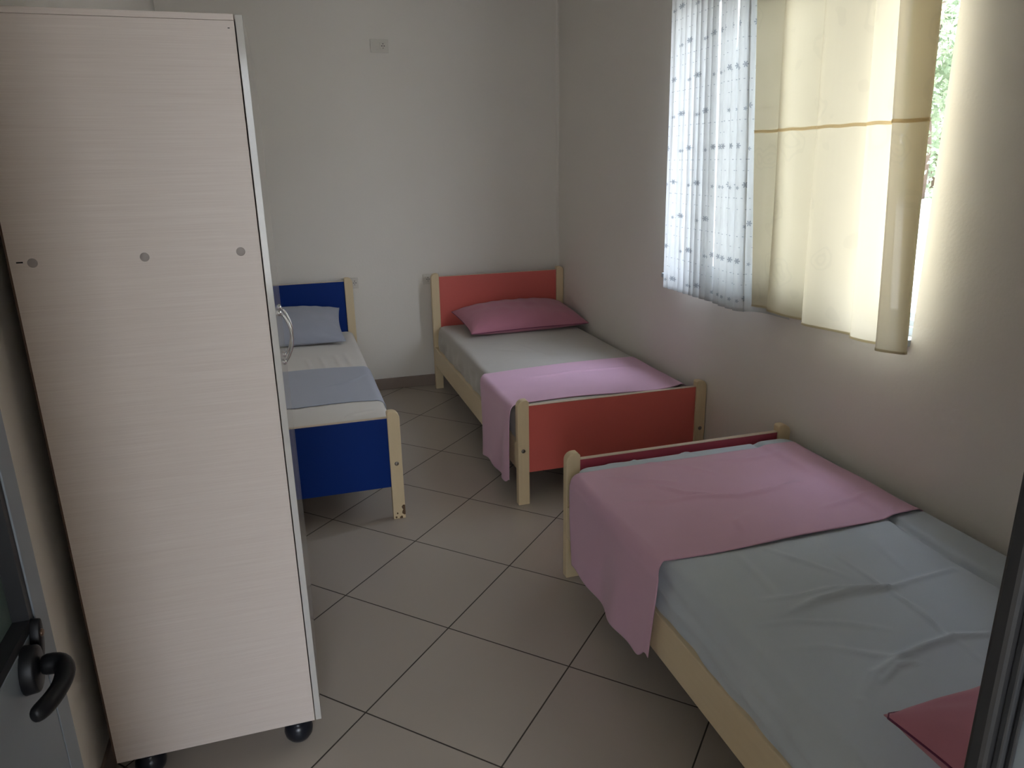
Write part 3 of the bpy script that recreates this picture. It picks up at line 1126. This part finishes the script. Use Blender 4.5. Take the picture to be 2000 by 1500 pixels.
# ------------------------------------------------------------------ pillows
def pillow(w, d, t, loc, rot, mat, label, seed=1, sag=0.0, back_lift=0.0, case_open=False, flat=0.5):
    n, m = 72, 52
    u = np.linspace(-1, 1, n)
    v = np.linspace(-1, 1, m)
    U, V = np.meshgrid(u, v, indexing='ij')
    def shape(sign):
        # edges bow inwards between pointed corners
        xx = U * w / 2 * (1 - 0.055 * (1 - np.abs(V) ** 2) * np.abs(U) ** 3)
        yy = V * d / 2 * (1 - 0.075 * (1 - np.abs(U) ** 2) * np.abs(V) ** 3)
        prof = np.clip((1 - np.abs(U) ** 2.6), 0, 1) ** 0.52 * np.clip((1 - np.abs(V) ** 2.2), 0, 1) ** 0.55
        zz = t / 2 * prof * (1.0 if sign > 0 else flat)
        wr = smooth_noise(U * w, V * d, seed, 9, 2.0, 7.0) * 0.0028
        # radial creases from the corners
        for cu in (-1, 1):
            for cv in (-1, 1):
                r_ = np.hypot((U - cu) * w / 2, (V - cv) * d / 2)
                an = np.arctan2((V - cv) * d, (U - cu) * w)
                wr = wr + 0.003 * np.sin(an * 13 + seed) * np.exp(-((r_ - 0.09) / 0.06) ** 2)
        zz = zz + wr * (prof ** 0.5) * (1 if sign > 0 else 0.3)
        zz = zz * sign
        return np.stack([xx, yy, zz], -1)
    A, B = shape(1), shape(-1)
    bend = back_lift * np.clip((V + 0.2) / 1.2, 0, 1) ** 1.5
    for Q in (A, B):
        Q[..., 2] += bend
    A[..., 2] += 0.0012
    B[..., 2] -= 0.0012
    verts = np.concatenate([A.reshape(-1, 3), B.reshape(-1, 3)])
    idx = np.arange(n * m).reshape(n, m)
    fA = np.stack([idx[:-1, :-1], idx[1:, :-1], idx[1:, 1:], idx[:-1, 1:]], -1).reshape(-1, 4)
    fB = fA[:, ::-1] + n * m
    faces = fA.tolist() + fB.tolist()
    loop = list(idx[:, 0]) + list(idx[-1, 1:]) + list(idx[-2::-1, -1]) + list(idx[0, -2:0:-1])
    L_ = len(loop)
    for i in range(L_):
        a, b = int(loop[i]), int(loop[(i + 1) % L_])
        faces.append([b, a, a + n * m, b + n * m])
    me = bpy.data.meshes.new('pillow')
    me.from_pydata(verts.tolist(), [], faces)
    me.update()
    o = link_mesh('pillow', me, mat, smooth=True)
    o.location = loc
    o.rotation_euler = rot
    tag(o, label, 'pillow', 'pillows at the heads of the beds')
    # stitched seam along the rim
    ring = [tuple((verts[i] + verts[i + n * m]) / 2) for i in loop[::2]]
    bm = bmesh.new()
    add_tube(bm, ring + [ring[0]], 0.0024, 6, cap=False)
    s = from_bm('seam', bm, MAT['pink_lining'] if mat is not MAT['greyblue'] else mat, o, smooth=True)
    return o


D = math.radians
pillow(0.82, 0.47, 0.22, (1.372, 2.180, 0.512), (D(5), 0, D(3)), MAT['pink_pillow'], 'dusty pink pillow leaning on the red headboard', 3, back_lift=0.02)
pillow(0.74, 0.44, 0.20, (-0.160, 2.262, 0.548), (D(16), 0, D(0)), MAT['greyblue'], 'grey-blue pillow leaning on the blue headboard', 8, back_lift=0.01)
p3 = pillow(0.74, 0.47, 0.235, (1.224, -1.853, 0.572), (D(0), 0, D(-1)), MAT['pink_pillow'], 'dusty pink pillow at the head of the nearest bed', 12, flat=0.9)


# ------------------------------------------------------------------ wardrobe
WX0, WX1 = -0.625, -0.119
WYN, WYF = -0.720, 0.100
WZB, WZT = 0.082, 1.828
war = thing('wardrobe', ((WX0 + WX1) / 2, (WYN + WYF) / 2, 0), 'tall pale wood-grain wardrobe on black feet, side towards the door', 'wardrobe')
DT = 0.0150
bx1 = WX1 - DT - 0.0025
pn = box('side_panel', (WX0, bx1, WYN, WYN + 0.018, WZB, WZT - 0.0125), MAT['laminate'], war, bevel=0.0008)
for (x, z) in ((-0.583, 1.348), (-0.372, 1.349), (-0.178, 1.351)):
    lathe('cover_cap', [(0, 0.0010), (0.0085, 0.0010), (0.0095, 0.0004), (0.0095, 0.0)], (x, WYN, z), (0, -1, 0), MAT['cap'], pn)
box('dowel_slot', (-0.612, -0.600, WYN - 0.0006, WYN + 0.0004, 1.3485, 1.3515), MAT['dark'], pn)
box('dowel_slot', (-0.150, -0.146, WYN - 0.0006, WYN + 0.0004, 1.8005, 1.8020), MAT['dark'], pn)
box('side_panel', (WX0, bx1, WYF - 0.018, WYF, WZB, WZT - 0.0125), MAT['laminate'], war, bevel=0.0008)
box('top_panel', (WX0, bx1, WYN, WYF, WZT - 0.012, WZT), MAT['laminate'], war, bevel=0.0008)
box('bottom_panel', (WX0 + 0.004, bx1 - 0.001, WYN + 0.018, WYF - 0.018, WZB, WZB + 0.018), MAT['laminate'], war)
box('back_panel', (WX0 - 0.004, WX0, WYN + 0.001, WYF - 0.001, WZB, WZT - 0.012), MAT['hardboard'], war)
ym = (WYN + WYF) / 2
for a, b, hy in ((WYN, ym - 0.0015, ym - 0.045), (ym + 0.0015, WYF, ym + 0.045)):
    dr = box('door', (WX1 - DT, WX1, a, b, WZB, WZT - 0.001), MAT['laminate_edge'], war, bevel=0.001)
    hp = []
    for k in range(15):
        f = k / 14
        hp.append((WX1 + 0.004 + 0.024 * math.sin(math.pi * f) ** 0.75, hy, 1.000 + 0.140 * f))
    tube('handle', hp, [0.0032 + 0.0015 * math.sin(math.pi * k / 14) for k in range(15)], MAT['chrome'], dr, 12)
    for z in (1.000, 1.140):
        lathe('handle_base', [(0, 0.006), (0.006, 0.006), (0.009, 0.001), (0.009, 0.0)], (WX1, hy, z), (1, 0, 0), MAT['chrome'], dr, 16)
for fx in (-0.560, -0.183):
    for fy in (WYN + 0.045, WYF - 0.045):
        lathe('foot', [(0, 0.0), (0.016, 0.0), (0.028, 0.006), (0.036, 0.018), (0.0385, 0.032), (0.036, 0.046), (0.030, 0.056), (0.022, 0.061), (0.022, 0.066), (0.034, 0.068), (0.034, WZB), (0, WZB)],
              (fx, fy, 0), (0, 0, 1), MAT['foot'], war, 28)
rebase(war)


# ------------------------------------------------------------------ wall sockets
def socket(x, z, w, h, mods, label, holes=True):
    r = thing('wall_socket', (x, YB, z), label, 'socket', 'sockets on the back wall')
    box('cover_plate', (x - w / 2, x + w / 2, YB - 0.009, YB - 0.0002, z - h / 2, z + h / 2), MAT['plate'], r, bevel=0.0025)
    for cx, kind in mods:
        mod = box('module', (x + cx - 0.020, x + cx + 0.020, YB - 0.0115, YB - 0.009, z - 0.022, z + 0.022), MAT['plate'], r, bevel=0.0015)
        if kind == 's':
            bm = bmesh.new()
            for dx, dz, rr in ((-0.0085, 0, 0.0030), (0.0085, 0, 0.0030), (0, 0.0, 0.0026), (0, 0.012, 0.0030), (0, -0.012, 0.0026)):
                add_lathe(bm, [(0, 0.0004), (rr, 0.0004), (rr, -0.0005)], (x + cx + dx, YB - 0.0116, z + dz), (0, -1, 0), 12)
            from_bm('pin_holes', bm, MAT['hole'], mod)
    rebase(r)
    return r


socket(0.597, 2.232, 0.112, 0.078, ((-0.024, 'b'), (0.022, 's')), 'white wall socket plate high on the back wall')
socket(0.300, 0.767, 0.112, 0.072, ((-0.030, 'b'), (0.030, 's')), 'white wall socket half behind the blue headboard post')
socket(0.850, 0.762, 0.112, 0.072, ((-0.022, 's'), (0.022, 'b')), 'white wall socket half behind the red headboard post')


# ------------------------------------------------------------------ curtains
def curtain_grid(path_top, path_bot, z0, z1, nz, ripple=0.0, seed=0, zref=2.1):
    """path_*: arrays (n,2) of x,y at heights zref and z0"""
    P = []
    zs = np.linspace(z0, z1, nz)
    ds = np.hypot(np.diff(path_top[:, 0]), np.diff(path_top[:, 1]))
    arc = np.concatenate([[0], np.cumsum(ds)])
    UVs = []
    for z in zs:
        f = (zref - z) / (zref - z0)
        f = max(-0.4, f)
        p = path_top + (path_bot - path_top) * f
        x = p[:, 0] + ripple * max(0, f) * np.sin(arc * 38 + z * 3 + seed) + ripple * 0.5 * np.sin(arc * 21 + z * 6 + seed)
        P.append(np.stack([x, p[:, 1], np.full(len(x), z)], -1))
        UVs.append(np.stack([arc, np.full(len(x), z)], -1))
    return np.array(P), np.array(UVs)


def densify(pts, step=0.006, rounds=2):
    pts = np.array(pts, float)
    for _ in range(rounds):          # corner cutting keeps folds soft but crisp
        q = [pts[0]]
        for a, b in zip(pts, pts[1:]):
            q += [a * 0.8 + b * 0.2, a * 0.2 + b * 0.8]
        q.append(pts[-1])
        pts = np.array(q)
    return pts


def resample(pts, n):
    d = np.hypot(np.diff(pts[:, 0]), np.diff(pts[:, 1]))
    s = np.concatenate([[0], np.cumsum(d)])
    t = np.linspace(0, s[-1], n)
    return np.stack([np.interp(t, s, pts[:, 0]), np.interp(t, s, pts[:, 1])], -1)


# pleats: (x, y at the top) and (x, y at the bottom), left edge to right edge
IV = [
    ((1.715, 0.208), (1.712, 0.085)),
    ((1.732, 0.110), (1.730, 0.040)),
    ((1.746, 0.010), (1.746, -0.040)),
    ((1.730, 0.022), (1.730, -0.030)),
    ((1.708, 0.036), (1.705, -0.012)),      # fold edge, left of the grey pleat
    ((1.706, -0.070), (1.702, -0.120)),
    ((1.724, -0.200), (1.728, -0.262)),
    ((1.700, -0.188), (1.672, -0.262)),      # step to the bright panel
    ((1.702, -0.300), (1.680, -0.350)),
    ((1.722, -0.425), (1.728, -0.495)),
    ((1.698, -0.418), (1.682, -0.500)),
    ((1.700, -0.470), (1.682, -0.570)),
    ((1.716, -0.535), (1.726, -0.652)),
    ((1.676, -0.532), (1.640, -0.660)),      # last fold comes forward
    ((1.680, -0.600), (1.646, -0.700)),
    ((1.700, -0.664), (1.680, -0.742)),
    ((1.712, -0.662), (1.700, -0.738)),
    ((1.716, -0.600), (1.712, -0.690)),     # turned-back selvedge
    ((1.722, -0.548), (1.722, -0.665)),
]
pt = resample(densify([a for a, b in IV]), 300)
# build bottom path with the same parameterisation
dt = densify([a for a, b in IV])
db = densify([b for a, b in IV])
s = np.concatenate([[0], np.cumsum(np.hypot(np.diff(dt[:, 0]), np.diff(dt[:, 1])))])
tt = np.linspace(0, s[-1], 300)
pb = np.stack([np.interp(tt, s, db[:, 0]), np.interp(tt, s, db[:, 1])], -1)
cur = thing('curtain', (1.71, -0.25, 0.95), 'ivory curtain with a tan seam band covering the right of the window', 'curtain')
P, UV = curtain_grid(pt, pb, 0.948, 2.46, 90, 0.0025, 1)
c1 = grid_mesh('curtain_cloth', P, MAT['ivory'], cur, UV)


def band(name, P, z_a, z_b, off, mat, parent, wob=0.0):
    """strip that follows the cloth between two heights, a little proud of it on the room side"""
    zs = P[:, 0, 2]
    out = []
    for z in np.linspace(z_a, z_b, 4):
        k = np.searchsorted(zs, z) - 1
        k = max(0, min(k, len(zs) - 2))
        f = (z - zs[k]) / (zs[k + 1] - zs[k])
        row = P[k] * (1 - f) + P[k + 1] * f
        row = row.copy()
        d = np.gradient(row[:, :2], axis=0)
        ln = np.hypot(d[:, 0], d[:, 1]) + 1e-9
        nx_, ny_ = d[:, 1] / ln, -d[:, 0] / ln
        row[:, 0] += nx_ * off
        row[:, 1] += ny_ * off
        row[:, 2] += wob * np.sin(row[:, 1] * 60)
        out.append(row)
    return grid_mesh(name, np.array(out), mat, parent)


b1 = band('seam_band', P, 1.619, 1.630, 0.0018, MAT['tape'], cur, 0.0012)
b2 = band('hem', P, 0.948, 0.956, 0.0015, MAT['hem'], cur)
rebase(cur)

# sheer with small pleats, in front of the ivory one at its right
SH = []
ys = [0.80]
def sh_path(top):
    pts = []
    pitch = 0.068
    y = 0.82 if top else 0.770
    end = 0.215 if top else 0.110
    widths = [0.045, 0.060, 0.052, 0.060, 0.056, 0.050, 0.062, 0.055, 0.080, 0.075, 0.070, 0.060, 0.055]
    tot = sum(widths)
    sc = (y - end) / tot
    for i, w in enumerate(widths):
        w = w * sc
        back = 1.722 - (0.008 if i > 8 else 0)
        front = 1.690 - (0.012 if not top else 0)
        over = 0.030 if i < 8 else (0.004 if i < 10 else 0.016)
        if i > 9:
            back, front = 1.698, 1.672 - (0.008 if not top else 0)
        pts.append((front, y))
        pts.append((front + 0.006, y - w * 0.5))
        pts.append((back, y - w - over * 0.4))
        pts.append((back - 0.008, y - w + over * 0.7))
        y -= w
    pts.append((1.735, y - 0.01))
    pts.append((1.758, y - 0.08))
    pts.append((1.762, y - 0.20))
    return pts


a_ = densify(sh_path(True))
b_ = densify(sh_path(False))
s = np.concatenate([[0], np.cumsum(np.hypot(np.diff(a_[:, 0]), np.diff(a_[:, 1])))])
tt = np.linspace(0, s[-1], 420)
pa = np.stack([np.interp(tt, s, a_[:, 0]), np.interp(tt, s, a_[:, 1])], -1)
pb2 = np.stack([np.interp(tt, s, b_[:, 0]), np.interp(tt, s, b_[:, 1])], -1)
shr = thing('sheer_curtain', (1.70, 0.40, 0.92), 'white embroidered sheer curtain covering the left of the window', 'curtain')
P2, UV2 = curtain_grid(pa, pb2, 0.922, 2.46, 80, 0.0015, 3)
# wavy hem
lower = np.clip(1 - (P2[..., 2] - 0.922) / 0.25, 0, 1)
c2 = grid_mesh('sheer_cloth', P2, MAT['sheer'], shr, UV2)
b3 = band('hem', P2, 0.922, 0.934, 0.001, MAT['sheer'], shr)
rebase(shr)

rod = thing('curtain_rod', (1.71, 0.10, 2.47), 'metal rod carrying both curtains above the window', 'curtain rod')
tube('rod', [(1.708, -0.85, 2.472), (1.708, 1.12, 2.472)], 0.010, MAT['chrome'], rod)
for y in (-0.82, 1.09):
    boxes('bracket', [(1.704, 1.79, y - 0.008, y + 0.008, 2.452, 2.463), (1.784, 1.79, y - 0.02, y + 0.02, 2.43, 2.50)], MAT['chrome'], rod, bevel=0.002)
rebase(rod)

# ------------------------------------------------------------------ outdoors
gr = box('ground', (-60, 90, -60, 90, -0.32, -0.125), MAT['paving'])
structure(gr, 'pale sunlit ground outside')

# unseen porch shell, added to limit the daylight entering by the doorway
structure(boxes('wall_light_baffle', [(-2.2, -2.0, -5.2, YF - 0.2, -0.12, 2.75), (2.2, 2.4, -5.2, YF - 0.2, -0.12, 2.75), (-2.2, 2.4, -5.2, YF - 0.2, 2.75, 2.95),
    (-2.2, -0.85, -4.2, -4.0, -0.12, 2.75), (0.25, 2.4, -4.2, -4.0, -0.12, 2.75),
    (-0.85, 0.25, -4.2, -4.0, -0.12, 0.75), (-0.85, 0.25, -4.2, -4.0, 2.15, 2.75)], MAT['exterior']))

structure(box('floor_light_absorber', (-2.0, 2.2, -5.0, YF - 0.31, -0.125, -0.02), noisy('dark_absorber_tile', (0.13, 0.11, 0.09), None, 6, 0.5)))  # added unseen dark floor, cuts light bounced in through the doorway

def tree(x, y, h, r, seed, label):
    rr = random.Random(seed)
    root = thing('tree', (x, y, -0.125), label, 'tree', 'trees beyond the window')
    tr_ = tube('trunk', [(x, y, -0.13), (x + 0.1, y, h * 0.2), (x - 0.1, y + 0.1, h * 0.45), (x, y, h * 0.8)], [0.28, 0.22, 0.16, 0.06], MAT['bark'], root, 10)
    blobs = []
    for i in range(34):
        a = rr.random() * 2 * math.pi
        zz = h * (0.06 + 0.90 * rr.random())
        rad = r * (0.75 * math.sin(math.pi * min(0.97, max(0.12, (zz / h)))) ** 0.5) * rr.random() ** 0.5
        blobs.append((x + rad * math.cos(a), y + rad * math.sin(a), zz, r * (0.28 + 0.2 * rr.random())))
    vs, fs = [], []
    for i in range(9000):
        bx_, by_, bz_, br = blobs[rr.randrange(len(blobs))]
        d = Vector((rr.gauss(0, 1), rr.gauss(0, 1), rr.gauss(0, 1))).normalized()
        c = Vector((bx_, by_, bz_)) + d * br * (0.75 + 0.35 * rr.random())
        u = Vector((rr.gauss(0, 1), rr.gauss(0, 1), rr.gauss(0, 1))).normalized()
        w = u.cross(d).normalized() if u.cross(d).length > 1e-3 else Vector((1, 0, 0))
        s1, s2 = 0.11 + 0.08 * rr.random(), 0.06 + 0.04 * rr.random()
        k = len(vs)
        vs += [tuple(c + u * s1), tuple(c + w * s2), tuple(c - u * s1), tuple(c - w * s2 + d * 0.03)]
        fs.append((k, k + 1, k + 2, k + 3))
    me = bpy.data.meshes.new('foliage')
    me.from_pydata(vs, [], fs)
    link_mesh('foliage', me, MAT['leaf'], root)
    rebase(root)


tree(23.3, 20.8, 8.5, 4.0, 1, 'pale green leafy tree seen between the ivory curtain and the window edge')
tree(30.5, 27.0, 12.5, 4.4, 2, 'taller leafy tree standing behind the one at the window edge')
